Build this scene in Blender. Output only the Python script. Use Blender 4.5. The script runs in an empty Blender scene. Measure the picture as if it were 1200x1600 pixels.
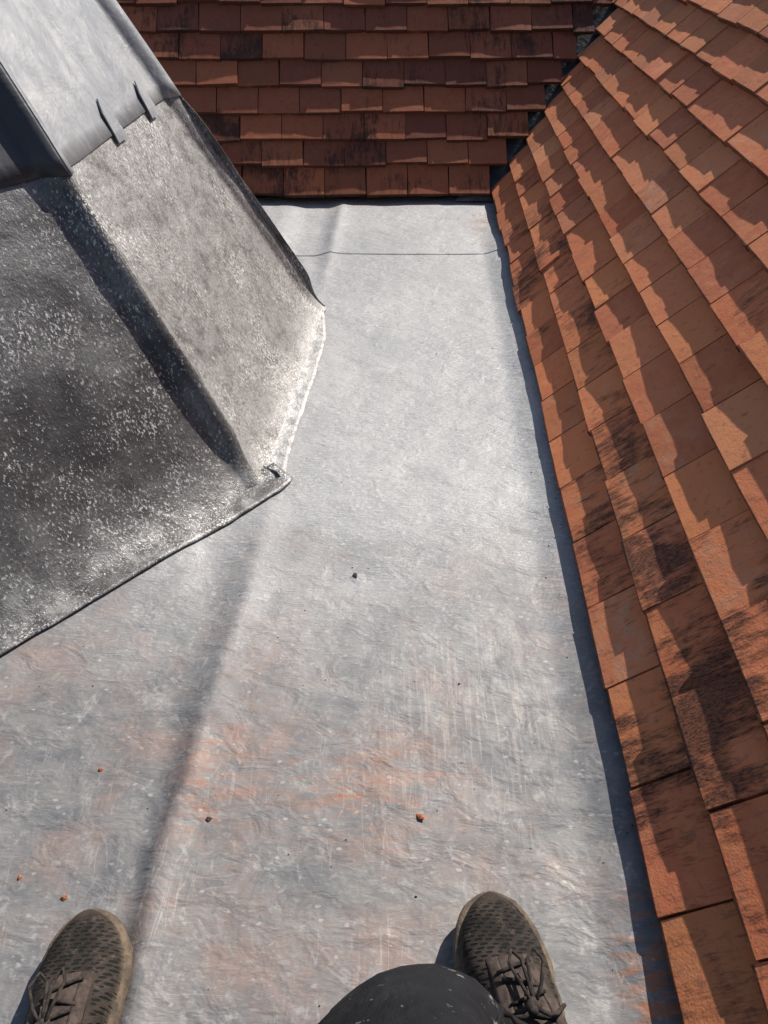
import bpy, bmesh, math, random
from mathutils import Vector, Matrix, noise, Quaternion
from bpy_extras.object_utils import world_to_camera_view
R = math.radians
rnd = random.Random(7)
scene = bpy.context.scene
col = scene.collection

# ------------------------------------------------------------------ camera, sky, sun, exposure
cam_d = bpy.data.cameras.new('camera'); cam = bpy.data.objects.new('camera', cam_d); col.objects.link(cam)
cam_d.sensor_fit = 'VERTICAL'; cam_d.sensor_height = 36.0; cam_d.lens = 26.0
cam_d.clip_start = 0.02; cam_d.clip_end = 200.0
cam.location = (0, 0, 1.0); cam.rotation_euler = (R(90 - 40.5), 0, 0)
scene.camera = cam
scene.cycles.max_bounces = 6; scene.cycles.diffuse_bounces = 3; scene.cycles.glossy_bounces = 3
scene.render.resolution_x, scene.render.resolution_y = 768, 1024

SUN = Vector((0.735, 0.785, 1.0)).normalized()            # direction towards the sun
elev = math.asin(SUN.z); azim = math.atan2(SUN.x, SUN.y)
world = bpy.data.worlds.new('World'); scene.world = world; world.use_nodes = True
wn = world.node_tree.nodes; wl = world.node_tree.links
sky = wn.new('ShaderNodeTexSky'); sky.sky_type = 'NISHITA'; sky.sun_disc = False
sky.sun_elevation = elev; sky.sun_rotation = azim
wn['Background'].inputs['Strength'].default_value = 0.075
wl.new(sky.outputs[0], wn['Background'].inputs['Color'])
sun_d = bpy.data.lights.new('sun', 'SUN'); sun_d.energy = 5.0; sun_d.angle = R(0.53); sun_d.color = (1.0, 0.93, 0.83)
sun = bpy.data.objects.new('sun', sun_d); col.objects.link(sun)
sun.rotation_euler = SUN.to_track_quat('Z', 'Y').to_euler(); sun.location = SUN * 8
vs = scene.view_settings
vs.view_transform = 'Standard'; vs.look = 'None'; vs.gamma = 1.0; vs.exposure = 0.55; vs.use_curve_mapping = False

# ------------------------------------------------------------------ helpers
def tag(o, label=None, cat=None, group=None, kind=None):
    for k, v in (('label', label), ('category', cat), ('group', group), ('kind', kind)):
        if v: o[k] = v
    return o
def empty(name, loc=(0, 0, 0)):
    o = bpy.data.objects.new(name, None); col.objects.link(o); o.location = loc; o.empty_display_size = .1
    return o
def link(name, me, mat=None, parent=None, smooth=True):
    o = bpy.data.objects.new(name, me); col.objects.link(o)
    if mat and not me.materials: me.materials.append(mat)
    if parent: o.parent = parent; o.matrix_parent_inverse = Matrix.Translation(parent.location).inverted()
    if smooth:
        me.polygons.foreach_set('use_smooth', [True] * len(me.polygons))
    return o
def mesh(name, v, f):
    me = bpy.data.meshes.new(name); me.from_pydata([tuple(p) for p in v], [], f); me.update(); return me
def grid(nu, nv, fn, thick=None):
    """mesh from fn(i,j)->point; optional thickness vector fn for a real sheet edge"""
    v = [fn(i, j) for j in range(nv) for i in range(nu)]
    f = [(j*nu+i, j*nu+i+1, (j+1)*nu+i+1, (j+1)*nu+i) for j in range(nv-1) for i in range(nu-1)]
    if thick:
        n = len(v); v = v + [Vector(p) + Vector(thick) for p in v]
        f = f + [tuple(reversed([q + n for q in a])) for a in f]
        ring = [i for i in range(nu)] + [j*nu+nu-1 for j in range(1, nv)] + [(nv-1)*nu+i for i in range(nu-2, -1, -1)] + [j*nu for j in range(nv-2, 0, -1)]
        for a, b in zip(ring, ring[1:] + ring[:1]): f.append((b, a, a+n, b+n))
    return v, f
def sm(a, b, x):
    t = max(0., min(1., (x-a)/(b-a))); return t*t*(3-2*t)
def interp(tab, x):
    if x <= tab[0][0]: return tab[0][1]
    for (a, va), (b, vb) in zip(tab, tab[1:]):
        if x <= b: return va + (vb-va)*(x-a)/(b-a)
    return tab[-1][1]
def tube(path, radii, seg=8, cap=True):
    v = []; f = []
    n = len(path); path = [Vector(p) for p in path]
    for k in range(n):
        t = (path[min(k+1, n-1)] - path[max(k-1, 0)]).normalized()
        a = Vector((0, 0, 1)) if abs(t.z) < .9 else Vector((0, 1, 0))
        s = t.cross(a).normalized(); w = s.cross(t)
        for q in range(seg):
            an = 2*math.pi*q/seg
            v.append(path[k] + (s*math.cos(an) + w*math.sin(an))*radii[k])
    for k in range(n-1):
        for q in range(seg):
            f.append((k*seg+q, k*seg+(q+1) % seg, (k+1)*seg+(q+1) % seg, (k+1)*seg+q))
    if cap: f.append(tuple(range(seg))[::-1]); f.append(tuple((n-1)*seg+q for q in range(seg)))
    return v, f

class NT:
    """small node-building helper"""
    def __init__(s, name):
        s.m = bpy.data.materials.new(name); s.m.use_nodes = True
        s.t = s.m.node_tree; s.b = s.t.nodes['Principled BSDF']
    def n(s, typ, **kw):
        d = s.t.nodes.new(typ)
        for k, v in kw.items():
            if k.startswith('_'): setattr(d, k[1:], v)
        return d
    def lk(s, a, b): s.t.links.new(a, b)
    def put(s, sock, v):
        if hasattr(v, 'is_linked') or hasattr(v, 'links'): s.lk(v, sock)
        else: sock.default_value = v
    def co(s, kind='Object'):
        return s.n('ShaderNodeTexCoord').outputs[kind]
    def mapp(s, vec, scale=(1, 1, 1), rot=(0, 0, 0), loc=(0, 0, 0)):
        d = s.n('ShaderNodeMapping'); s.lk(vec, d.inputs[0])
        s.put(d.inputs['Location'], loc); d.inputs['Rotation'].default_value = rot; d.inputs['Scale'].default_value = scale
        return d.outputs[0]
    def noise(s, vec, scale, detail=4, rough=.55, dist=0., out=0):
        d = s.n('ShaderNodeTexNoise'); s.lk(vec, d.inputs['Vector'])
        d.inputs['Scale'].default_value = scale; d.inputs['Detail'].default_value = detail
        d.inputs['Roughness'].default_value = rough; d.inputs['Distortion'].default_value = dist
        return d.outputs[out]
    def voro(s, vec, scale, feat='F1', rand=1., out='Distance'):
        d = s.n('ShaderNodeTexVoronoi'); d.feature = feat; s.lk(vec, d.inputs['Vector'])
        d.inputs['Scale'].default_value = scale; d.inputs['Randomness'].default_value = rand
        return d.outputs[out]
    def ramp(s, fac, a, b, c0=0., c1=1.):
        d = s.n('ShaderNodeMapRange'); d.interpolation_type = 'SMOOTHSTEP'
        s.put(d.inputs[0], fac); d.inputs[1].default_value = a; d.inputs[2].default_value = b
        d.inputs[3].default_value = c0; d.inputs[4].default_value = c1
        return d.outputs[0]
    def math(s, op, a, b=0., clamp=False):
        d = s.n('ShaderNodeMath'); d.operation = op; d.use_clamp = clamp
        s.put(d.inputs[0], a); s.put(d.inputs[1], b); return d.outputs[0]
    def mix(s, fac, a, b, mode='MIX'):
        d = s.n('ShaderNodeMix'); d.data_type = 'RGBA'; d.blend_type = mode
        s.put(d.inputs[0], fac)
        for k, v in ((6, a), (7, b)):
            s.put(d.inputs[k], (*v, 1) if isinstance(v, tuple) and len(v) == 3 else v)
        return d.outputs[2]
    def bump(s, h, strength, dist, prev=None):
        d = s.n('ShaderNodeBump'); s.put(d.inputs['Height'], h)
        d.inputs['Strength'].default_value = strength; d.inputs['Distance'].default_value = dist
        if prev is not None: s.lk(prev, d.inputs['Normal'])
        return d.outputs[0]
    def blob(s, vec, c, r, soft=.5):
        """soft round mask about a point c with radii r"""
        d = s.mapp(vec, (1/r[0], 1/r[1], 0), (0, 0, 0), (-c[0]/r[0], -c[1]/r[1], 0))
        l = s.n('ShaderNodeVectorMath'); l.operation = 'LENGTH'; s.lk(d, l.inputs[0])
        return s.ramp(l.outputs['Value'], 1.0, soft, 0., 1.)
    def attr(s, name):
        d = s.n('ShaderNodeAttribute'); d.attribute_type = 'OBJECT'; d.attribute_name = name; return d.outputs['Fac']
    def done(s, color, rough=.5, metal=0., normal=None, spec=None):
        b = s.b.inputs
        s.put(b['Base Color'], (*color, 1) if isinstance(color, tuple) and len(color) == 3 else color)
        s.put(b['Roughness'], rough); s.put(b['Metallic'], metal)
        if spec is not None: s.put(b['Specular IOR Level'], spec)
        if normal is not None: s.lk(normal, b['Normal'])
        return s.m

# ------------------------------------------------------------------ materials
def mat_floor():
    m = NT('weathered_lead_floor'); P = m.co()
    big = m.noise(P, 2.2, 4, .6, .4)
    mid = m.noise(P, 9, 5, .62, .5)
    near = m.ramp(m.math('ADD', sepy(m, P), m.math('MULTIPLY', big, .9)), 1.75, 1.0)
    c = m.mix(m.ramp(big, .3, .7), (.285, .293, .308), (.36, .366, .378))
    c = m.mix(m.ramp(mid, .45, .75, 0, .5), c, (.20, .208, .224))
    # trodden, dust-filmed near end: blue-grey and pinkish mottling
    g1 = m.noise(m.mapp(P, (1, 1.4, 1)), 12, 6, .68, .5)
    nc = m.mix(m.ramp(g1, .38, .62), (.110, .113, .122), (.170, .167, .168))
    pk = m.math('MULTIPLY', m.ramp(m.noise(m.mapp(P, (1, 1, 1), (0, 0, 0), (7, 1, 0)), 4.2, 5, .7, .4), .44, .62), m.ramp(g1, .62, .42, .3, 1.))
    nc = m.mix(m.math('MULTIPLY', pk, .95), nc, (.215, .158, .140))
    g2 = m.noise(m.mapp(P, (1, 1, 1), (0, 0, 0), (4, 4, 0)), 42, 5, .72, .4)
    nc = m.mix(m.ramp(g2, .53, .70, 0, .85), nc, (.27, .265, .262))
    nc = m.mix(m.ramp(g2, .45, .30, 0, .6), nc, (.075, .078, .088))
    c = m.mix(m.math('MULTIPLY', near, .9), c, nc)
    # terracotta smears, dry-brushed
    st = m.noise(m.mapp(P, (1, 2.4, 1), (0, 0, .12)), 9, 6, .72, .25)
    grain = m.ramp(m.noise(m.mapp(P, (1, 2.2, 1), (0, 0, .1)), 95, 3, .7), .30, .55, .25, 1.)
    reg = m.math('MAXIMUM', m.blob(P, (-.03, .56), (.21, .15), .1), m.blob(P, (.33, .28), (.09, .16), .2))
    reg = m.math('MAXIMUM', reg, m.blob(P, (.40, 2.88), (.12, .34), .1))
    reg = m.math('MAXIMUM', reg, m.math('MULTIPLY', m.blob(P, (-.24, .55), (.10, .2), .2), .8))
    reg = m.math('MAXIMUM', reg, m.math('MULTIPLY', m.blob(P, (-.1, 3.1), (.5, .12), .1), .7))
    reg = m.math('MULTIPLY', reg, grain)
    c = m.mix(m.math('MULTIPLY', reg, m.ramp(st, .43, .60, 0, .75)), c, (.27, .155, .112))
    st2 = m.noise(m.mapp(P, (1, 7, 1), (0, 0, .2)), 13, 4, .72, .3)
    c = m.mix(m.math('MULTIPLY', reg, m.ramp(st2, .55, .65, 0, .85)), c, (.27, .105, .055))
    eg = m.math('MULTIPLY', m.blob(P, (.325, .29), (.060, .17), .15), m.ramp(m.noise(m.mapp(P, (1, 3.5, 1), (0, 0, .3)), 24, 4, .7, .3), .46, .60, 0, .9))
    c = m.mix(eg, c, (.36, .135, .06))
    # pale streaked bloom and crystalline flecks
    fl = m.noise(m.mapp(P, (1, 2.6, 1), (0, 0, .15)), 80, 4, .68, .6)
    amt = m.math('MULTIPLY', m.ramp(m.noise(P, 3.1, 3), .35, .65, .45, 1.), m.ramp(near, 0, 1, 1., .25))
    c = m.mix(m.math('MULTIPLY', amt, m.ramp(fl, .54, .68, 0, .75)), c, (.52, .525, .535))
    c = m.mix(m.math('MULTIPLY', amt, m.ramp(fl, .46, .33, 0, .5)), c, (.17, .178, .195))
    vor = m.n('ShaderNodeTexVoronoi'); m.lk(m.mapp(P, (1, 1.5, 1), (0, 0, .5)), vor.inputs['Vector']); vor.inputs['Scale'].default_value = 62
    q = m.n('ShaderNodeSeparateXYZ'); m.lk(vor.outputs['Color'], q.inputs[0])
    dd = m.math('ADD', vor.outputs['Distance'], m.math('MULTIPLY', m.math('SUBTRACT', fl, .5), .9))
    c = m.mix(m.math('MULTIPLY', m.ramp(q.outputs[0], .80, .84), m.ramp(dd, .24, .14, 0, .4)), c, (.46, .455, .45))
    c = m.mix(m.math('MULTIPLY', m.ramp(q.outputs[1], .972, .976), m.ramp(vor.outputs['Distance'], .17, .10)), c, (.06, .05, .05))
    # scratches
    for sc, rot, seed, w in (((14, 1.2, 1), .35, 1.7, .010), ((1.0, 9, 1), -.2, 5.1, .006), ((11, 1.5, 1), -.7, 8.3, .009), ((9, 1.2, 1), 1.0, 3.9, .008)):
        k = m.noise(m.mapp(P, sc, (0, 0, rot), (seed, seed, 0)), 3.2, 2, .5, .25)
        line = m.ramp(m.math('ABSOLUTE', m.math('SUBTRACT', k, .5)), w, 0., 0., 1.)
        gate = m.ramp(m.noise(m.mapp(P, (1, 1, 1), (0, 0, 0), (seed*3, 0, 0)), 6, 1), .57, .66)
        c = m.mix(m.math('MULTIPLY', m.math('MULTIPLY', line, gate), .26), c, (.44, .43, .42))
    # brushed wipe marks across the middle
    br = m.noise(m.mapp(P, (60, 3, 1), (0, 0, .03)), 3, 3, .6)
    c = m.mix(m.math('MULTIPLY', m.blob(P, (.14, .70), (.22, .26), .2), m.ramp(br, .48, .66, 0, .5)), c, (.36, .32, .30))
    rough = m.math('ADD', m.ramp(mid, .3, .7, .46, .64), m.math('MULTIPLY', near, .10))
    h = m.math('ADD', m.math('MULTIPLY', fl, m.ramp(near, 0, 1, .8, .25)), m.math('MULTIPLY', m.noise(m.mapp(P, (1, 1.5, 1), (0, 0, .25)), 17, 3, .55, .5), 2.0))
    return m.done(c, rough, .1, m.bump(h, .60, .0050), .5)
def sepy(m, P):
    d = m.n('ShaderNodeSeparateXYZ'); m.lk(P, d.inputs[0]); return d.outputs[1]

def mat_old_lead():
    m = NT('dark_patinated_lead'); P = m.co()
    Q = m.mapp(P, (1, 1, .45), (0, 0, 0))
    big = m.noise(P, 5, 6, .65, .3)
    c = m.mix(m.ramp(big, .36, .66), (.050, .048, .050), (.170, .168, .170))
    c = m.mix(m.ramp(m.noise(m.mapp(P, (1, 1, 2.4)), 3.2, 4, .6, .3), .5, .68, 0, .6), c, (.21, .208, .21))
    c = m.mix(m.ramp(m.noise(P, 16, 5, .6), .55, .75, 0, .5), c, (.10, .085, .078))
    sp = m.noise(Q, 215, 3, .75, .2)
    amt = m.ramp(m.noise(P, 6, 4, .6), .3, .7, .64, .505)
    d = m.n('ShaderNodeMapRange'); m.lk(sp, d.inputs[0]); m.lk(amt, d.inputs[1]); m.lk(m.math('ADD', amt, .10), d.inputs[2])
    lm = m.attr('lime')
    c = m.mix(m.math('MULTIPLY', lm, m.ramp(m.noise(P, 30, 5, .7), .30, .62, .25, 1.)), c, (.43, .422, .415))
    c = m.mix(m.ramp(sp, .47, .36, 0, .7), c, (.045, .043, .044))
    c = m.mix(m.math('MULTIPLY', d.outputs[0], .9), c, (.66, .65, .645))
    v = m.math('ADD', m.voro(Q, 75), m.math('SUBTRACT', sp, .5)); vm = m.ramp(m.voro(Q, 75, 'F1', 1., 'Color'), .80, .86)
    c = m.mix(m.math('MULTIPLY', vm, m.ramp(v, .22, .10, 0, .7)), c, (.58, .57, .56))
    # lime scale near the foot
    z = m.n('ShaderNodeSeparateXYZ'); m.lk(P, z.inputs[0])
    foot = m.math('MULTIPLY', m.ramp(z.outputs[2], .085, .0), m.ramp(m.noise(P, 22, 5, .65), .40, .68, 0, .8))
    c = m.mix(foot, c, (.36, .36, .365))
    rough = m.ramp(sp, .3, .7, .46, .34)
    nb = m.bump(m.math('ADD', m.math('MULTIPLY', m.noise(P, 15, 3, .55, .3), 2.0), m.math('MULTIPLY', sp, .7)), .5, .004)
    return m.done(c, rough, .3, nb, .5)

def mat_new_lead():
    m = NT('pale_smooth_lead'); P = m.co()
    Q = m.mapp(P, (6, 6, .8))
    c = m.mix(m.ramp(m.noise(Q, 3, 5, .6, .4), .35, .7), (.185, .195, .215), (.285, .29, .30))
    c = m.mix(m.ramp(m.noise(m.mapp(P, (22, 22, 1.4)), 3, 4, .6), .60, .72, 0, .5), c, (.40, .40, .405))
    c = m.mix(m.ramp(m.noise(P, 40, 3, .6), .63, .72, 0, .4), c, (.15, .16, .18))
    c = m.mix(m.attr('painted_shade'), c, (.028, .031, .040))  # hip roll shadow mixed into the sheet colour
    nb = m.bump(m.noise(P, 9, 4, .6, .5), .35, .012)
    return m.done(c, m.ramp(m.noise(P, 14, 4), .3, .7, .42, .58), .15, nb)

def mat_tile():
    m = NT('handmade_clay_tile'); P = m.co()
    oi = m.n('ShaderNodeObjectInfo'); rv = oi.outputs['Random']
    geo = m.n('ShaderNodeNewGeometry').outputs['Position']
    off = m.n('ShaderNodeCombineXYZ'); m.lk(m.math('MULTIPLY', rv, 37.), off.inputs[0]); m.lk(m.math('MULTIPLY', rv, 91.), off.inputs[1])
    va = m.n('ShaderNodeVectorMath'); va.operation = 'ADD'; m.lk(P, va.inputs[0]); m.lk(off.outputs[0], va.inputs[1]); T = va.outputs[0]
    cr = m.n('ShaderNodeValToRGB'); m.lk(rv, cr.inputs[0])
    e = cr.color_ramp.elements
    e[0].position = 0.; e[0].color = (.50, .150, .074, 1); e[1].position = 1.; e[1].color = (.66, .262, .122, 1)
    for p, cc in ((.2, (.64, .200, .082, 1)), (.42, (.54, .150, .066, 1)), (.6, (.68, .242, .098, 1)), (.8, (.58, .172, .082, 1))):
        q = e.new(p); q.color = cc
    c = cr.outputs[0]
    c = m.mix(m.ramp(m.noise(T, 26, 5, .65, .4), .38, .7, 0, .45), c, (.66, .27, .12))
    c = m.mix(m.ramp(m.noise(T, 60, 4, .6), .55, .72, 0, .5), c, (.21, .085, .06))
    c = m.mix(m.ramp(m.noise(T, 420, 2, .6), .64, .72, 0, .55), c, (.58, .38, .26))
    c = m.mix(m.ramp(m.noise(T, 330, 2, .6), .66, .74, 0, .6), c, (.10, .045, .035))
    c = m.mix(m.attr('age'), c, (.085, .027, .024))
    # pale lichen bloom
    c = m.mix(m.math('MULTIPLY', m.attr('bloom'), m.ramp(m.noise(T, 30, 6, .7), .46, .66)), c, (.52, .34, .235))
    # black algae, streaked down the slope
    S1 = m.noise(m.mapp(T, (4.6, .9, 1)), 13, 5, .72, .25)
    S2 = m.noise(m.mapp(T, (6.5, 1.0, 1)), 46, 4, .72, .2)
    s = m.math('ADD', m.math('MULTIPLY', S1, .62), m.math('MULTIPLY', S2, .38))
    wm = m.ramp(m.noise(geo, 5.5, 4, .6, .3), .40, .66)
    th = m.math('SUBTRACT', .70, m.math('MULTIPLY', m.math('MULTIPLY', m.attr('stain'), m.math('ADD', m.math('MULTIPLY', wm, .70), .55)), .32))
    d = m.n('ShaderNodeMapRange'); m.lk(s, d.inputs[0]); m.lk(th, d.inputs[1]); m.lk(m.math('ADD', th, .15), d.inputs[2])
    c = m.mix(m.math('MULTIPLY', d.outputs[0], m.ramp(m.noise(m.mapp(T, (3, 1, 1)), 120, 3, .7), .35, .6, .95, .66)), c, (.022, .016, .015))
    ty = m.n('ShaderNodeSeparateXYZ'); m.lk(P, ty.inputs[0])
    c = m.mix(m.math('MULTIPLY', m.ramp(ty.outputs[1], .0026, .0012), .75), c, (.030, .016, .013))  # lap shadow line painted dark on the tail edge of each tile
    nb = m.bump(m.math('ADD', m.math('MULTIPLY', m.noise(T, 38, 3, .6), 2.4), m.noise(T, 330, 2, .65)), .36, .0013)
    return m.done(c, m.ramp(rv, 0, 1, .78, .92), 0., nb, .3)

def mat_simple(name, c1, c2, scale, rough, bump=.3, dist=.002, metal=0., stretch=(1, 1, 1)):
    m = NT(name); P = m.mapp(m.co(), stretch)
    n1 = m.noise(P, scale, 5, .65)
    return m.done(m.mix(m.ramp(n1, .35, .65), c1, c2), rough, metal, m.bump(m.noise(P, scale*4, 4, .6), bump, dist), .3)

M_floor = mat_floor(); M_old = mat_old_lead(); M_new = mat_new_lead(); M_tile = mat_tile()
M_valley = mat_simple('dull_valley_lead', (.05, .052, .056), (.12, .12, .122), 14, .5, .4, .006, .25)
M_deck = mat_simple('bitumen_underlay', (.02, .019, .019), (.045, .04, .038), 12, .9)
M_scale = mat_simple('limescaled_lead', (.27, .27, .275), (.50, .50, .495), 34, .42, .6, .006, .2)
M_crumb = mat_simple('fresh_broken_clay', (.36, .125, .05), (.22, .07, .03), 160, .9, .6, .002)
M_dark = mat_simple('dried_dark_debris', (.03, .024, .02), (.07, .05, .04), 120, .9, .5, .002)

# ------------------------------------------------------------------ gutter floor (setting)
XC = [(-1.0, -.30), (.264, -.316), (.345, -.322), (1.037, -.311), (1.3, -.290), (2.55, -.246), (3.09, -.222), (3.5, -.2)]
XR = [(-1.0, -.27), (.264, -.290), (.345, -.300), (.49, -.296), (1.0, -.250), (1.3, -.235), (2.55, -.195), (3.09, -.170), (3.5, -.15)]
AM = [(-1, 1.), (.6, 1.), (.95, .8), (1.2, .25), (1.5, .0), (2.2, .0), (2.45, .45), (2.7, .8), (3.0, .9), (3.10, .4), (3.2, .2)]
def eave_x(y): return .3166 + .0385*(y-.25)                # right eave line in plan
def floor_z(x, y):
    c, r, a = interp(XC, y), interp(XR, y), interp(AM, y)
    wob = .010*noise.noise((0, y*2.1, 3.3)) + .006*noise.noise((0, y*7, 1.3))
    r += wob; l = c - .014 + 1.6*wob
    if x < r: t = max(0., (x-l)/(r-l)); z = a*(.013 - .024*(1 - t**1.7))
    else: z = a*.013*math.exp(-((x-r)/.034)**1.3)
    z += a*.0030*math.exp(-((x - c)/.06)**2)*noise.noise((x*14 + y*3, y*11, 6.6))
    # left strip lifts gently towards the turret apron
    d = (x + .214)*.727 - (y - 1.245)*.686                # signed distance in front of the apron line
    z += .017*a*(1 - sm(.0, .30, d))*(1 - sm(-.40, -.30, x))
    # dents and drape of hand-dressed lead
    z += .0030*noise.noise((x*3.1, y*2.3, .7)) + .0018*noise.noise((x*9, y*7, 4.1)) + .0008*noise.noise((x*24, y*17, 8.))
    # crease dimples seen in the middle of the sheet
    z += -.004*math.exp(-(((x + .02)/.10)**2 + ((y - .98 - .25*x)/.018)**2))
    z += .003*math.exp(-(((x - .07)/.09)**2 + ((y - .66 - .5*x)/.012)**2))
    # lead turned up under the eaves
    ex = eave_x(y)
    z += .022*sm(ex - .06, ex + .03, x)*sm(3.0, 2.6, y)
    z += 1.1*max(0., x - ex - .075)**1.0*sm(ex + .06, ex + .12, x)
    return z
def sheet(name, x0, x1, y0, y1, step, lift, parent=None):
    nx = int((x1-x0)/step)+1; ny = int((y1-y0)/step)+1
    def fn(i, j):
        x = x0+(x1-x0)*i/(nx-1); y = y0+(y1-y0)*j/(ny-1)
        if j == 0 and parent: y += .004*noise.noise((x*8, 2.2, 0))
        z = floor_z(x, y)
        if y > 3.06: z = min(z, .012)
        return (x, y, z + lift)
    v, f = grid(nx, ny, fn, (0, 0, -.0008) if parent else None)
    return link(name, mesh(name, v, f), M_floor, parent)
floor = sheet('gutter_floor', -1.9, .62, -1.4, 2.66, .0105, 0.)
tag(floor, 'weathered grey lead sheet lining the flat gutter floor', None, None, 'structure')
far = sheet('lead_sheet', -1.4, .60, 2.565, 3.20, .0125, .0012, floor)
far['label'] = 'short lead sheet lapped at the far end of the gutter'

# ------------------------------------------------------------------ tile meshes
TW, TL, TT, GAP = .163, .265, .015, .0035
def tile_mesh(seed, w=TW, L=TL, round_corner=False):
    q = random.Random(seed)
    xs = [-.5, -.24, .02, .27, .5]; ys = [0., .010, 1.]; nx, ny = 5, 3; n = 15
    cam_l = 0.; cam_w = q.uniform(-.0006, .0006); skew = q.uniform(-.0013, .0013)
    v = []; f = []
    tail = [q.uniform(-.0022, .0022) for _ in xs]; thick = [q.uniform(-.0004, .0005) for _ in xs]
    for layer in (0, 1):
        for j, y in enumerate(ys):
            for i, x in enumerate(xs):
                X = x*w + q.uniform(-.0005, .0005); Y = y*L
                if j == 0: Y += tail[i]
                if round_corner and i == nx-1 and j < 2: Y += .030 if j == 0 else .034
                if round_corner and i == nx-2 and j < 2: Y += .006
                Z = cam_l*math.sin(math.pi*min(1., y*1.1)) - cam_w*(2*x)**2 + skew*2*x*(1-y)
                if layer: Z += TT + thick[i]*(1-y) - (.0007 if j == 0 else 0.) - (.0002 if i in (0, nx-1) else 0.)
                v.append((X, Y, Z))
    for j in range(ny-1):
        for i in range(nx-1):
            a = j*nx+i; f.append((n+a, n+a+1, n+a+nx+1, n+a+nx))
    ring = list(range(nx)) + [2*nx-1, 3*nx-1] + list(range(3*nx-2, 2*nx-1, -1)) + [nx]
    f.append(tuple(reversed(ring)))
    for a, b in zip(ring, ring[1:]+ring[:1]): f.append((a, b, b+n, a+n))
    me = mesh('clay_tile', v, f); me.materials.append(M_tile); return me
TILES = [tile_mesh(s) for s in range(14)]

def in_view(p, mg=.06):
    c = world_to_camera_view(scene, cam, Vector(p))
    return c.z > 0 and -mg < c.x < 1+mg and -mg < c.y < 1+mg
bpy.context.view_layer.update()

def tile_roof(root, O, u, vdir, courses, srange, limit, stain_fn, sign, bond0=0.):
    """lay courses of plain tiles; O eave origin, u along the eave, vdir up the slope; returns nothing"""
    u = Vector(u).normalized(); vdir = Vector(vdir).normalized(); n = u.cross(vdir)
    if n.z < 0: n = -n
    rest_v = []; rest_f = []
    pitch = TW + GAP
    m = TT/.106 + .004                                     # tilt of a lapped tile against the rafters
    ang = math.atan(m); H = .041
    ud = u if (u.cross(vdir).dot(n) > 0) else -u           # tile local x so that x cross y = normal
    for k, s in enumerate(courses):
        lim = limit(s)
        a = srange[0] + (k % 2)*pitch*.5 + bond0 + rnd.uniform(-.012, .012)
        while a < lim - .02:
            w = min(pitch, lim - a); cen = a + w/2
            jit_s = rnd.gauss(0, .0042 if (sign == 'back' or k == 0) else .0024); yaw = rnd.gauss(0, .011 if sign == 'back' else .007); roll = rnd.gauss(0, .010); lift = abs(rnd.gauss(0, .0021)); tilt = rnd.gauss(0, .004)
            last = lim - a < pitch*1.02
            if last and k == 0 and sign == 'back': me = tile_mesh(900, w - GAP, TL, True)
            else: me = TILES[rnd.randrange(len(TILES))]
            sx = (w - GAP)/TW if not (last and k == 0 and sign == 'back') else 1.
            # frame
            X = ud; Y = (vdir*math.cos(ang+tilt) - n*math.sin(ang+tilt)).normalized(); Z = X.cross(Y)
            B = Matrix((X, Y, Z)).transposed()
            B = B @ Matrix.Rotation(yaw, 3, 'Z') @ Matrix.Rotation(roll, 3, 'Y')
            loc = O + u*cen + vdir*(s + jit_s) + n*(H + lift)
            if sx < .999: B = B @ Matrix.Diagonal((sx, 1, 1))
            M4 = Matrix.Translation(loc) @ B.to_4x4()
            tailp = [loc, loc + vdir*.09, loc + u*w*.5, loc - u*w*.5]
            if any(in_view(p, .03) for p in tailp):
                o = bpy.data.objects.new('tile', me); col.objects.link(o); o.parent = root
                o.matrix_parent_inverse = Matrix.Translation(root.location).inverted(); o.matrix_world = M4
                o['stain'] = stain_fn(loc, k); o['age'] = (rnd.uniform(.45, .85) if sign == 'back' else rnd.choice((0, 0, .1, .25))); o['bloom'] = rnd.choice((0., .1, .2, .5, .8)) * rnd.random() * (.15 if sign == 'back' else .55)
            else:
                b0 = len(rest_v)
                rest_v += [M4 @ vv.co for vv in me.vertices]; rest_f += [tuple(b0+q for q in p.vertices) for p in me.polygons]
            a += pitch + rnd.uniform(-.0008, .0012)
    if rest_v:
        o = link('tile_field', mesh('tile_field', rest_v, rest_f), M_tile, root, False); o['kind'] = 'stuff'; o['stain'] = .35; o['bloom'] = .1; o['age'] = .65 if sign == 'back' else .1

PITCH = R(51); TZ = math.tan(PITCH)
# right-hand slope
UR = Vector((.0385, .9993, 0)).normalized(); VH = Vector((UR.y, -UR.x, 0))
VR = VH*math.cos(PITCH) + Vector((0, 0, 1))*math.sin(PITCH); NR = UR.cross(VR); NR = NR if NR.z > 0 else -NR
E0 = Vector((.3640, 1.095, .036))                            # a point on the visible eave edge
# back slope
UB = Vector((.9998, .018, 0)).normalized(); BH = Vector((-UB.y, UB.x, 0))
PB = PITCH + R(.5)
VB = BH*math.cos(PB) + Vector((0, 0, 1))*math.sin(PB); NB = UB.cross(VB); NB = NB if NB.z > 0 else -NB
B0 = Vector((0., 3.105, .030))
OR_ = E0 - NR*.049; OB = B0 - NB*.049
# valley line: where the two rafter planes meet
vd = NR.cross(NB); vd = vd if vd.z > 0 else -vd; vd.normalize()
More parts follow.
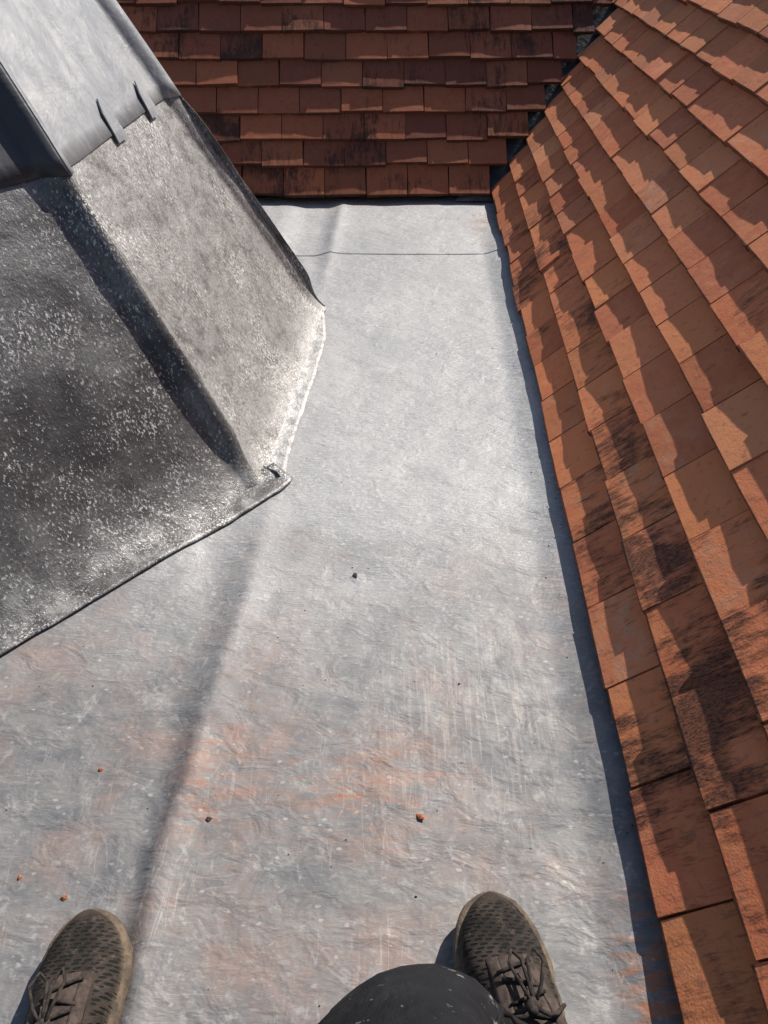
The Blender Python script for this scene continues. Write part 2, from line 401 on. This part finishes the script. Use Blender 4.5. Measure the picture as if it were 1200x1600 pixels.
# a point on both planes at z = 0.03
import itertools
def solve3(n1, d1, n2, d2, z):
    det = n1.x*n2.y - n1.y*n2.x; a = d1 - n1.z*z; b = d2 - n2.z*z
    return Vector(((a*n2.y - n1.y*b)/det, (n1.x*b - a*n2.x)/det, z))
V0 = solve3(NR, NR.dot(OR_), NB, NB.dot(OB), 0.0)
def valley_at_slope(O, vdir, s):
    """point on the valley at slope distance s"""
    t = (s + (O - V0).dot(vdir))/vd.dot(vdir); return V0 + vd*t
COURSE = [0., .102, .207, .315, .423, .531, .638, .746, .853, .960, 1.067, 1.174, 1.281, 1.388, 1.495, 1.602]
BCOURSE = [0., .118, .221, .327, .433, .539, .645, .751, .857, .963, 1.07]

def bell(x, c, w): return math.exp(-((x-c)/w)**2)
def stain_right(p, k):
    y = p.y; s = .15 + .15*rnd.random()
    if k == 0: s += .45*rnd.random() + .40*bell(y, .65, .5) + .25*bell(y, 2.1, .5)
    elif k == 1: s += .42*bell(y, .85, .60) + .60*bell(y, 2.05, .5) + .22 + .25*rnd.random()
    elif k == 2: s += .55*bell(y, .50, .35) + .30*bell(y, 1.9, .6) + .15*rnd.random()
    elif k in (3, 4): s += (.7 if rnd.random() < .14 else .15)*rnd.random() + .15
    else: s += .2*rnd.random()
    return min(1., s)
def stain_back(p, k): return min(1., rnd.choice((.5, .65, .8, 1.))*rnd.uniform(.65, 1.15))

right = empty('tiled_roof', (.36, 1.07, 0)); tag(right, 'sunlit orange clay tile roof slope rising along the right of the gutter', 'roof', 'tiled roof slopes')
back = empty('tiled_roof', (0., 3.1, 0)); tag(back, 'shaded dark red clay tile roof slope across the far end of the gutter', 'roof', 'tiled roof slopes')
bpy.context.view_layer.update()
tile_roof(right, OR_, UR, VR, COURSE, (-1.6, 0), lambda s: (valley_at_slope(OR_, VR, s) - OR_).dot(UR) + .018 + rnd.uniform(-.012, .014), stain_right, 'right', .04)
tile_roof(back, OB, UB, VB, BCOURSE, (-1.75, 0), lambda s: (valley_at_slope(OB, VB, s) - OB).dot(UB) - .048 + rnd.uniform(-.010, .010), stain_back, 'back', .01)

# boarding below the tiles, butting at the valley
def deck(name, O, u, v, n, a0, s0, s1, root):
    lim = lambda s: (valley_at_slope(O, v, s) - O).dot(u) - .004
    q = [O + u*a0 + v*s0, O + u*lim(s0) + v*s0, O + u*lim(s1) + v*s1, O + u*a0 + v*s1]
    top = [p - n*.004 for p in q]; bot = [p - n*.03 for p in q]
    return link(name, mesh(name, top+bot, [(0, 1, 2, 3), (7, 6, 5, 4), (0, 4, 5, 1), (1, 5, 6, 2), (2, 6, 7, 3), (3, 7, 4, 0)]), M_deck, root, False)
deck('roof_deck', OR_, UR, VR, NR, -2.0, .035, 1.85, right)
deck('roof_deck', OB, UB, VB, NB, -1.9, .035, 1.35, back)
def closing(O, u, v, n, a0, root):  # added unseen plate that stops sun leaking in beneath the deck
    e1 = (valley_at_slope(O, v, .10) - O).dot(u) - .01; h_ = Vector((v.x, v.y, 0)).normalized()
    q = []
    for a in (a0, e1):
        t_ = O + u*a + v*.11 - n*.032
        for d_ in (0., .02): q += [Vector((t_.x, t_.y, -.06)) + h_*d_, t_ + h_*d_]
    f = [(0, 1, 5, 4), (2, 6, 7, 3), (1, 3, 7, 5), (0, 4, 6, 2), (0, 2, 3, 1), (4, 5, 7, 6)]
    link('light_stop_plate', mesh('light_stop_plate', q, f), M_deck, root, False)
closing(OB, UB, VB, NB, -1.9, back); closing(OR_, UR, VR, NR, -2.0, right)
# lead valley lining: a shallow trough on the boards, spilling on to the gutter corner
prof = [-.16, -.10, -.05, -.02, 0., .02, .05, .10, .16]
def valley_pt(i, j):
    t = 1.66*j/40
    p = V0 + vd*t; a = prof[i]
    side = (-UR*1.0 if a > 0 else Vector((0, 0, 0)))
    hr = -UR*abs(a) if a > 0 else -UB*abs(a)               # lie on the right or back boards
    q = p + hr + (NR if a > 0 else NB)*(.006 + .004*noise.noise((a*20, t*9, 2)))
    if t < .10: q = q + Vector((-.6, -.8, 0))*.05*sm(.10, 0., t); q.z = max(q.z, .011)
    return q
v, f = grid(len(prof), 41, valley_pt, (0, 0, -.003))
vl = link('valley_lining', mesh('valley_lining', v, f), M_valley, back); vl['label'] = 'grey lead valley lining between the two tile slopes'

# ------------------------------------------------------------------ lead-clad turret
TURRET_C = Vector((-1.29, 1.79, 0)); SL = math.tan(R(62))
FAC = [(-86., 1.085, .036), (-41.35, 1.100, .036), (-5.14, 1.0535, .026), (36.87, 1.076, .02), (84., 1.08, .02), (130., 1.08, .02), (176., 1.08, .02), (228., 1.08, .03)]
NF = len(FAC)
def fline(i, z):
    a, off, fl = FAC[i % NF]; n = Vector((math.cos(R(a)), math.sin(R(a)), 0))
    z0 = .11 if (i % NF) in (0, 1) else .10
    out = fl*max(0., 1 - z/z0)**2.4
    return n, off - z/SL + out
def corner(i, z):                                          # between facet i and i+1
    n1, d1 = fline(i, z); n2, d2 = fline(i+1, z); det = n1.x*n2.y - n1.y*n2.x
    return Vector(((d1*n2.y - n1.y*d2)/det, (n1.x*d2 - d1*n2.x)/det, 0)) + TURRET_C
W = .034
ZL = .60
DS = [0., .004, .008, .012, .016, .020, .024, .027, .030, .034, .050]
def section(i, z, extra=0., side=0):
    """points along facet i from the corner with i-1 to the corner with i+1 (rolls included)"""
    c0, c1 = corner(i-1, z), corner(i, z); L = (c1-c0).length; e = (c1-c0).normalized()
    n = fline(i, z)[0]
    k = min(1., L*.4/.05); ds = [d*k for d in DS]
    mid = [.050*k + (L-.10*k)*q/14 for q in range(1, 14)]
    return c0, c1, e, n, L, ds + mid + [L-d for d in reversed(ds)]
def roll_h(d, z):
    k = (.25 + .75*sm(.02, .13, z))*(1 + .12*sm(ZL - .05, ZL + .1, z)); q = min(1., d/W)
    return .0265*k*(1-q**2.8)**1.1
def facet_mesh(i, z0, z1, nz, extra, amp, over=None):
    v = []; rows = []
    for j in range(nz):
        t = j/(nz-1); z = z0 + (z1-z0)*(t**1.6 if z0 < .1 else t)
        c0, c1, e, n, L, ds = section(i, z)
        n0 = (n + fline(i-1, z)[0]).normalized(); n1 = (n + fline(i+1, z)[0]).normalized()
        row = []
        for d in ds:
            p = c0 + e*d
            if d < L/2: p = p + n0*roll_h(d, z)
            else: p = p + n1*roll_h(L-d, z)
            w = amp*(noise.noise((p.x*5, p.y*5, z*4)) + .45*noise.noise((p.x*17, p.y*17, z*13))) if W < d < L-W else amp*.6*noise.noise((p.x*6, p.y*6, z*6))
            ex = extra + w
            if j == 0 and z0 > .1: ex += .0015*noise.noise((d*20, i, 0))
            q = p + n*ex; row.append(Vector((q.x, q.y, z + (0 if z0 < .1 else .004*noise.noise((d*5, i*3., 1.)) if j == 0 else 0.))))
        rows.append(row)
    nu = len(rows[0])
    v, f = grid(nu, nz, lambda a, b: rows[b][a])
    return v, f
turret = empty('lead_turret', (-.35, 1.3, 0)); tag(turret, 'lead-clad sloping turret with rounded hip rolls on the left of the gutter', 'turret')
ZL = .60
def solid(o, t):
    md = o.modifiers.new('thickness', 'SOLIDIFY'); md.thickness = t; md.offset = -1.
for i in range(NF):
    vis = i in (1, 2)
    v, f = facet_mesh(i, .004, .70, 46 if vis else 14, 0., .0055)
    lo = link('lead_sheet', mesh('lower_sheet', v, f), M_old, turret); solid(lo, .003)
    v, f = facet_mesh(i, ZL, 1.75, 40 if vis else 12, .0048, .003)
    up = link('lead_sheet', mesh('upper_sheet', v, f), M_new, turret); solid(up, .0022); up['painted_shade'] = .95 if i == 1 else 0.  # near facet coloured dark to paint in the hip roll's shadow
    lo['lime'] = .55 if i == 2 else .0
    if vis:
        lo['label'] = 'dark speckled lower lead sheet'; up['label'] = 'pale smooth upper lead sheet lapped over the lower one'
# standing welt: the folded lip along the far hip
def lip(i, j):
    z = .012 + .61*i/60; c = corner(2, z); m_ = (fline(2, z)[0] + fline(3, z)[0]).normalized(); e_ = Vector((-m_.y, m_.x, 0))
    hgt = (.007 + .013*sm(.0, .12, z))*(1 + .12*noise.noise((z*9, 1, 2)))*(1 - .6*sm(.54, .62, z))
    o_ = roll_h(0., z) - .006
    side, up_ = ((-.0025, 0.), (-.003, .7), (-.0022, 1.), (.0022, 1.02), (.004, .7), (.0035, 0.))[j]
    p = c + m_*(o_ + hgt*up_) + e_*(side - .006*up_ + .0015*noise.noise((z*14, 3, 1))); return (p.x, p.y, z)
v, f = grid(61, 6, lip)
f.append(tuple(61*j for j in range(6))); f.append(tuple(60 + 61*j for j in range(5, -1, -1)))
lp = link('standing_welt', mesh('standing_welt', v, f), M_old, turret); lp['label'] = 'folded lead lip along the far hip'
# apron flashing lying in front of the near facet, free edge standing off the floor
A0 = Vector((-.190, 1.268, 0)); A1 = Vector((-.76, .664, 0)); ad = (A1-A0).normalized(); an = Vector((-ad.y, ad.x, 0))
an = an if an.dot(Vector((1, -1, 0))) > 0 else -an
def apron(i, j):
    t = i/90; p = A0.lerp(A1, t); q = j/8
    wv = .0035*noise.noise((t*6, 0, 3)) + .0012*noise.noise((t*30, 0, 5))
    p = p - an*(.075*(1-q)) + an*wv
    base = floor_z(p.x, p.y)
    z = .0085 + .010*(1-q)**1.5 + .0015*noise.noise((t*8, q, 1)) + max(base, -.004)*q
    if t < .07: p = p + an*(-.012*(1-t/.07)**2*q)
    return (p.x, p.y, z)
v, f = grid(91, 9, apron, (0, 0, -.0035))
ap = link('apron_flashing', mesh('apron_flashing', v, f), M_old, turret); ap['label'] = 'lead apron with free lower edge along the near facet'
# limescaled welt round the foot of the facet facing the gutter
WO = [(1.225, -.206), (1.279, -.218), (1.40, -.214), (1.534, -.200), (1.72, -.182), (1.933, -.166), (2.06, -.176), (2.14, -.190)]
def welt(i, j):
    t = i/70; y = 1.275 + (2.13-1.275)*t; q = j/7
    xo = interp(WO, y) + .003*noise.noise((y*9, 0, 1)) + .001*noise.noise((y*40, 0, 1)); xi = xo - .058*sm(0., .06, t)*sm(1., .93, t) - .012
    x = xi + (xo-xi)*q
    z = .003 + .016*(1-q)**2 + .0030*math.exp(-((q-.93)/.1)**2) + .002*noise.noise((y*25, q*3, 2)) + floor_z(x, y)
    return (x, y, z)
v, f = grid(71, 8, welt, (0, 0, -.003))
wt = link('welt', mesh('welt', v, f), M_scale, turret); wt['label'] = 'pale limescaled lead welt round the foot of the turret'
# retaining clips at the lap of the upper sheet
def clip(d, tall):
    c0, c1, e, n, L, ds = section(2, ZL)
    v = []
    for lay in (0, 1):
        for dz, off, out in ((-.014, 0, .006), (.004, -.002, .0085), (tall, -.004, .0105), (tall + .022, .014, .0080), (tall, .040, .0068), (.004, .046, .0075), (-.014, .048, .006)):
            z = ZL + dz; p = corner(1, z) + e*(d+off) + n*(out + .003*lay); v.append(Vector((p.x, p.y, z)))
    f = [(7, 8, 9, 10, 11, 12, 13), (6, 5, 4, 3, 2, 1, 0)] + [(k, (k+1) % 7, 7+(k+1) % 7, 7+k) for k in range(7)]
    return v, f
for d, tall in ((.26, .040), (.47, .034)):
    v, f = clip(d, tall)
    link('retaining_clip', mesh('retaining_clip', v, f), M_new, turret, False)

# ------------------------------------------------------------------ crumbs on the floor
def lump(name, x, y, size, mat, seed, label, cat, group):
    bm = bmesh.new(); bmesh.ops.create_icosphere(bm, subdivisions=1, radius=size)
    q = random.Random(seed); s = Vector((q.uniform(.8, 1.3), q.uniform(.6, 1.), q.uniform(.45, .65)))
    for vv in bm.verts:
        k = 1 + .9*noise.noise(vv.co/size*1.3 + Vector((seed, 0, 0)))
        vv.co = Vector((vv.co.x*s.x, vv.co.y*s.y, vv.co.z*s.z))*k
    me = bpy.data.meshes.new(name); bm.to_mesh(me); bm.free()
    o = link(name, me, mat, None, False); o.location = (x, y, floor_z(x, y) + size*.32); o.rotation_euler = (0, 0, seed)
    tag(o, label, cat, group)
lump('tile_crumb', .051, .510, .0062, M_crumb, 3, 'largest orange clay crumb, on the lead between the feet', 'crumb', 'broken clay crumbs on the lead')
lump('tile_crumb', -.423, .590, .0042, M_crumb, 5, 'small orange clay crumb left of the long floor crease', 'crumb', 'broken clay crumbs on the lead')
lump('tile_crumb', -.418, .407, .0042, M_crumb, 8, 'orange clay crumb just beyond the toe of the left shoe', 'crumb', 'broken clay crumbs on the lead')
lump('tile_crumb', -.486, .434, .0034, M_crumb, 11, 'tiny orange clay crumb at the left edge of the picture', 'crumb', 'broken clay crumbs on the lead')
lump('debris_speck', -.054, .986, .0045, M_dark, 2, 'dark oval speck alone in the middle of the floor', 'speck', 'dark specks on the lead')
lump('debris_speck', .123, .737, .0026, M_dark, 4, 'tiny dark speck on the right half of the floor', 'speck', 'dark specks on the lead')
lump('debris_speck', -.245, .507, .0032, M_dark, 6, 'brown speck beside the rusty smear near the floor crease', 'speck', 'dark specks on the lead')

gv, gf = [], []
for k in range(110):
    if k < 60: y = rnd.uniform(.2, 3.0); x = eave_x(y) + rnd.uniform(-.05, .05)
    else: y = rnd.uniform(.2, 2.4); x = rnd.uniform(-.5, .35)
    if x < -.15 and y > .9: continue
    r = rnd.uniform(.0006, .0018); b = len(gv); z = floor_z(x, y) + r*.3
    ph = rnd.uniform(0, 6)
    for q in range(5): gv.append((x + r*rnd.uniform(.7, 1.6)*math.cos(ph+q*1.257), y + r*rnd.uniform(.7, 1.4)*math.sin(ph+q*1.257), z))
    gv.append((x, y, z + r*.9)); gf += [(b+q, b+(q+1) % 5, b+5) for q in range(5)]
grit = link('grit', mesh('grit', gv, gf), M_dark, None, False); tag(grit, 'fine dark grit scattered over the lead floor', None, None, 'stuff'); grit['category'] = 'grit'

# ------------------------------------------------------------------ the person crouching behind the camera: legs and shoes
def mat_mesh_upper():
    m = NT('dusty_mesh_upper'); P = m.co()
    c = m.mix(m.ramp(m.noise(P, 22, 5, .65), .35, .68), (.019, .0155, .0145), (.058, .044, .037))
    s = m.n('ShaderNodeSeparateXYZ'); m.lk(P, s.inputs[0])
    # rows of slanted perforations over the toe box and the sides
    q = m.mapp(P, (1, 1, 0), (0, 0, .35))
    hole = m.ramp(m.voro(m.mapp(P, (78, 235, 0), (0, 0, .40)), 1., 'F1', .3), .42, .28)
    zone = m.math('MAXIMUM', m.ramp(s.outputs[1], .198, .204), m.math('MULTIPLY', m.ramp(m.math('ABSOLUTE', s.outputs[0]), .031, .034), m.ramp(s.outputs[1], .05, .06)))
    zone = m.math('MULTIPLY', zone, m.ramp(s.outputs[1], .276, .268))
    k = m.math('MULTIPLY', hole, zone)
    c = m.mix(m.math('MULTIPLY', k, 1.), c, (.007, .010, .009))
    c = m.mix(m.ramp(m.noise(P, 55, 5, .75), .52, .72, 0, .6), c, (.135, .105, .088))
    wv = m.n('ShaderNodeTexWave'); wv.bands_direction = 'DIAGONAL'; m.lk(P, wv.inputs[0]); wv.inputs['Scale'].default_value = 150.; wv.inputs['Distortion'].default_value = 1.5; wv.inputs['Detail'].default_value = 1.
    c = m.mix(m.math('MULTIPLY', wv.outputs['Fac'], .18), c, (.012, .010, .009))
    dust = m.math('MULTIPLY', m.ramp(s.outputs[2], .045, .028), .6)
    c = m.mix(dust, c, (.17, .14, .105))
    w = m.noise(P, 900, 2, .5)
    nb = m.bump(m.math('SUBTRACT', m.math('MULTIPLY', w, .35), k), .7, .0016)
    return m.done(c, .88, 0., nb, .2)
M_upper = mat_mesh_upper()
M_sole = mat_simple('dusty_tan_sole', (.15, .112, .078), (.06, .048, .040), 45, .85, .5, .003)
M_lace = mat_simple('dark_lace', (.012, .010, .010), (.045, .036, .032), 130, .9, .6, .001)
M_tongue = mat_simple('brown_tongue', (.030, .022, .020), (.075, .056, .048), 70, .9, .6, .001)
def mat_trouser():
    m = NT('charcoal_work_trousers'); P = m.co()
    c = m.mix(m.ramp(m.noise(P, 14, 5, .6), .35, .7), (.006, .0065, .0085), (.012, .013, .0165))
    q = m.noise(m.mapp(P, (1, 1, 1), (0, 0, .5), (1.3, .2, .7)), 21, 5, .72, .6)
    c = m.mix(m.ramp(q, .60, .655, 0, .8), c, (.22, .21, .20))
    c = m.mix(m.ramp(m.noise(P, 160, 3, .7), .66, .72, 0, .5), c, (.16, .15, .145))
    nb = m.bump(m.noise(m.mapp(P, (1, 1, 2.2), (.3, .2, .4)), 16, 4, .55, .6), .7, .012); nb = m.bump(m.noise(m.mapp(P, (1, 1, 3)), 600, 2, .5), .5, .0008, nb)
    return m.done(c, .72, 0., nb, .18)
M_trouser = mat_trouser()

HW = [(0., .004), (.006, .019), (.02, .029), (.06, .0335), (.11, .0345), (.16, .042), (.205, .0485), (.235, .0465), (.258, .039), (.275, .027), (.285, .014), (.289, .004)]
TOP = [(0., .075), (.02, .088), (.06, .094), (.10, .098), (.13, .094), (.16, .083), (.19, .071), (.22, .062), (.25, .055), (.27, .053), (.285, .047), (.289, .040)]
YS = [0., .003, .008, .016, .03, .05, .075, .10, .125, .15, .17, .19, .21, .23, .245, .258, .268, .276, .282, .286, .289]
def shoe(person, loc, rz, mirror, scl):
    o = None
    cx = lambda y: mirror*(.010*sm(.12, .27, y) - .006*math.sin(math.pi*min(1, y/.2)))   # banana of the last
    v = []; n = 19
    for y in YS:
        w, h = interp(HW, y), interp(TOP, y)
        for k in range(n):
            a = math.pi*k/(n-1); ca, sa = math.cos(a), math.sin(a)
            narrow = 1 - .22*sm(.15, .05, y)*sa
            v.append((cx(y) + w*math.copysign(abs(ca)**.75, ca)*narrow, y, .022 + (h-.022)*sa**.72))
    f = [(j*n+i, j*n+i+1, (j+1)*n+i+1, (j+1)*n+i) for j in range(len(YS)-1) for i in range(n-1)]
    f = [a[::-1] for a in f]; f.append(tuple(range(n))); f.append(tuple((len(YS)-1)*n+i for i in range(n))[::-1])
    o = link('shoe', mesh('shoe', v, f), M_upper, person)
    o.location = Vector(loc); o.rotation_euler = (0, 0, rz); o.scale = (scl, scl, scl); o.matrix_parent_inverse = Matrix.Translation(person.location).inverted()
    def sub(name, vf, mat, smooth=True):
        c = link(name, mesh(name, *vf), mat, None, smooth); c.parent = o; return c
    # sole: outsole slab with a raised toe guard
    v = []; rings = [(0.006, .96), (.0, 1.02), (.012, 1.08), (.024, 1.09), (.031, 1.02), (.031, .90)]
    loop = [(interp(HW, y), y) for y in YS] ; m_ = len(YS)
    for z, k in rings:
        for s_ in (1, -1):
            for y in (YS if s_ == 1 else YS[::-1]):
                w = interp(HW, y); yy = .1445 + (y-.1445)*(1 + (k-1)*.32)
                lift = .006*sm(.22, .289, y)
                wav = .0012*math.sin(y*190) if .01 < z < .03 else 0
                v.append((cx(y) + s_*(w*k + .002 + wav), yy, z + lift + .0015*noise.noise((y*30, s_, z*40))))
    N = 2*m_; f = []
    for r in range(len(rings)-1):
        for i in range(N): f.append((r*N+i, r*N+(i+1) % N, (r+1)*N+(i+1) % N, (r+1)*N+i))
    f.append(tuple(range(N))[::-1])
    sub('sole', (v, f), M_sole)
    # tongue and eyestay
    def tong(i, j):
        y = .085 + .125*j/9; a = (i/8 - .5)
        w = .030 - .008*sm(.14, .21, y); z = interp(TOP, y) + .0045 - 9.*(a*w)**2 + .0012*noise.noise((a*5, y*60, 1))
        return (cx(y) + 2*a*w*.62, y, z)
    sub('tongue', grid(9, 10, tong, (0, 0, -.006)), M_tongue)
    for s_ in (1, -1):
        def stay(i, j):
            y = .080 + .130*j/11; w = .019 + .012*i/4 - .006*sm(.14, .21, y)
            z = interp(TOP, y) + .0040 - 12.*max(0, w-.012)**2 - .004*(i/4)
            return (cx(y) + s_*w, y, z)
        sub('eyestay', grid(5, 12, stay, (0, 0, -.004)), M_tongue)
    # bonded toe guard and heel-side overlay, slightly proud of the mesh
    def guard(i, j):
        a = math.pi*(.04 + .92*i/20); y0 = .272 - .050*abs(math.cos(a))**1.5
        y = y0 + (.2885 - y0)*j/5; w, h = interp(HW, y), interp(TOP, y); ca, sa = math.cos(a), math.sin(a)
        k = .62
        return (cx(y) + (w + .0012)*math.copysign(abs(ca)**.75, ca), y + .0012, .022 + (h - .022)*k*sa**.72*(1 - .2*j/5) + .0008)
    sub('toe_guard', grid(21, 6, guard, (0, -.0015, -.001)), M_tongue)
    # laces: zig-zag bars and a loose bow
    v = []; f = []
    def add(p, r):
        nonlocal v, f
        tv, tf = tube(p, r, 6); b = len(v); v += tv; f += [tuple(q+b for q in a) for a in tf]
    for k in range(6):
        y = .112 + k*.017; z = interp(TOP, y) + .0075
        d = .0085 if k % 2 else -.0085
        add([(cx(y) + (-.019+.038*t), y + d*(t-.5)*2*.6, z + .003*math.sin(math.pi*t) - .003) for t in (0, .25, .5, .75, 1)], [.0021]*5)
    yb = .150; zb = interp(TOP, yb) + .016
    add([(cx(yb) + .004*math.cos(t), yb + .005*math.sin(t), zb - .004 + .002*t) for t in (0, 1, 2, 3, 4, 5)], [.0052, .006, .0062, .006, .0055, .003])
    for s_ in (1, -1):
        add([(cx(yb) + s_*x, yb + y, zb + z) for x, y, z in ((0, 0, .0), (.010, .018, .008), (.018, .040, .004), (.012, .055, -.004), (.003, .045, -.004), (.001, .02, .0), (0, .002, .002))], [.0019]*7)
        add([(cx(yb) + s_*x, yb + y, zb + z) for x, y, z in ((0, 0, 0), (.012, -.008, .004), (.022, -.006, -.004), (.034, .004, -.016))], [.0024, .0024, .0024, .002])
    sub('lace', (v, f), M_lace)
    # padded collar
    pts = []
    for k in range(25):
        a = 2*math.pi*k/24; y = .060 + .056*math.cos(a); x = .031*math.sin(a)
        pts.append((cx(y)*.4 + x, y, .090 + .014*math.cos(a)*1.0))
    sub('collar', tube(pts, [.0078]*25, 8, False), M_tongue)
    return o
person = empty('person', (-.10, .15, 0))
tag(person, 'person crouching in charcoal trousers and dusty brown mesh trainers', 'person')
RS = (.167, .094, .0035); LS = (-.325, .083, -.012)
shoe(person, RS, R(5), -1, 1.04); shoe(person, LS, R(10), 1, 1.03)
# trousers: one continuous skinned figure from ankles to waist
J = [  # position, radius
 ((-.10, -.36, .44), .125),                                                    # 0 pelvis (root)
 ((.02, -.31, .43), .108), ((.03, -.10, .455), .090), ((.010, .065, .47), .073), ((.005, .132, .44), .069), ((.045, .140, .36), .060), ((.110, .145, .22), .056), ((.160, .155, .120), .046), # right leg
 ((-.23, -.31, .43), .108), ((-.29, -.12, .49), .088), ((-.34, .035, .515), .070), ((-.350, .075, .47), .066), ((-.352, .105, .34), .060), ((-.345, .135, .20), .055), ((-.338, .150, .115), .046),
 ((-.10, -.42, .60), .135), ((-.09, -.43, .74), .140)]
ED = [(0, 1), (1, 2), (2, 3), (3, 4), (4, 5), (5, 6), (6, 7), (0, 8), (8, 9), (9, 10), (10, 11), (11, 12), (12, 13), (13, 14), (0, 15), (15, 16)]
me = bpy.data.meshes.new('trousers'); me.from_pydata([j[0] for j in J], ED, []); me.materials.append(M_trouser)
body = bpy.data.objects.new('trousers', me); col.objects.link(body)
sk = body.modifiers.new('skin', 'SKIN'); sk.use_smooth_shade = True
layer = me.skin_vertices[0] if me.skin_vertices else None
if layer is None:
    bpy.context.view_layer.objects.active = body; body.select_set(True)
    bpy.ops.mesh.customdata_skin_add(); layer = me.skin_vertices[0]
for k, (p, r) in enumerate(J):
    layer.data[k].radius = (r, r); layer.data[k].use_root = (k == 0)
sb = body.modifiers.new('sub', 'SUBSURF'); sb.levels = 3; sb.render_levels = 3
tx = bpy.data.textures.new('cloth_folds', 'CLOUDS'); tx.noise_scale = .05; tx.noise_depth = 3
dp = body.modifiers.new('folds', 'DISPLACE'); dp.texture = tx; dp.strength = .018; dp.mid_level = .5; dp.texture_coords = 'GLOBAL'
body.parent = person; body.matrix_parent_inverse = Matrix.Translation(person.location).inverted()

# sewn seams lying on the cloth of the right knee
from mathutils.bvhtree import BVHTree
bpy.context.view_layer.update()
dg = bpy.context.evaluated_depsgraph_get()
bvh = BVHTree.FromObject(body, dg)
def seam(path):
    pts = []
    for k in range(25):
        t = k/24*(len(path)-1); i = min(int(t), len(path)-2); u_ = t-i
        x = path[i][0]*(1-u_) + path[i+1][0]*u_; y = path[i][1]*(1-u_) + path[i+1][1]*u_
        hit = bvh.ray_cast(Vector((x, y, 1.4)), Vector((0, 0, -1)))
        if hit[0]: pts.append(hit[0] + Vector((0, 0, .0004)))
    if len(pts) > 3:
        v, f = tube(pts, [.0021]*len(pts), 6); o = link('seam', mesh('seam', v, f), M_trouser)
        o.parent = body
seam([(.046, -.05), (.050, .06), (.058, .12), (.082, .165), (.125, .185)])
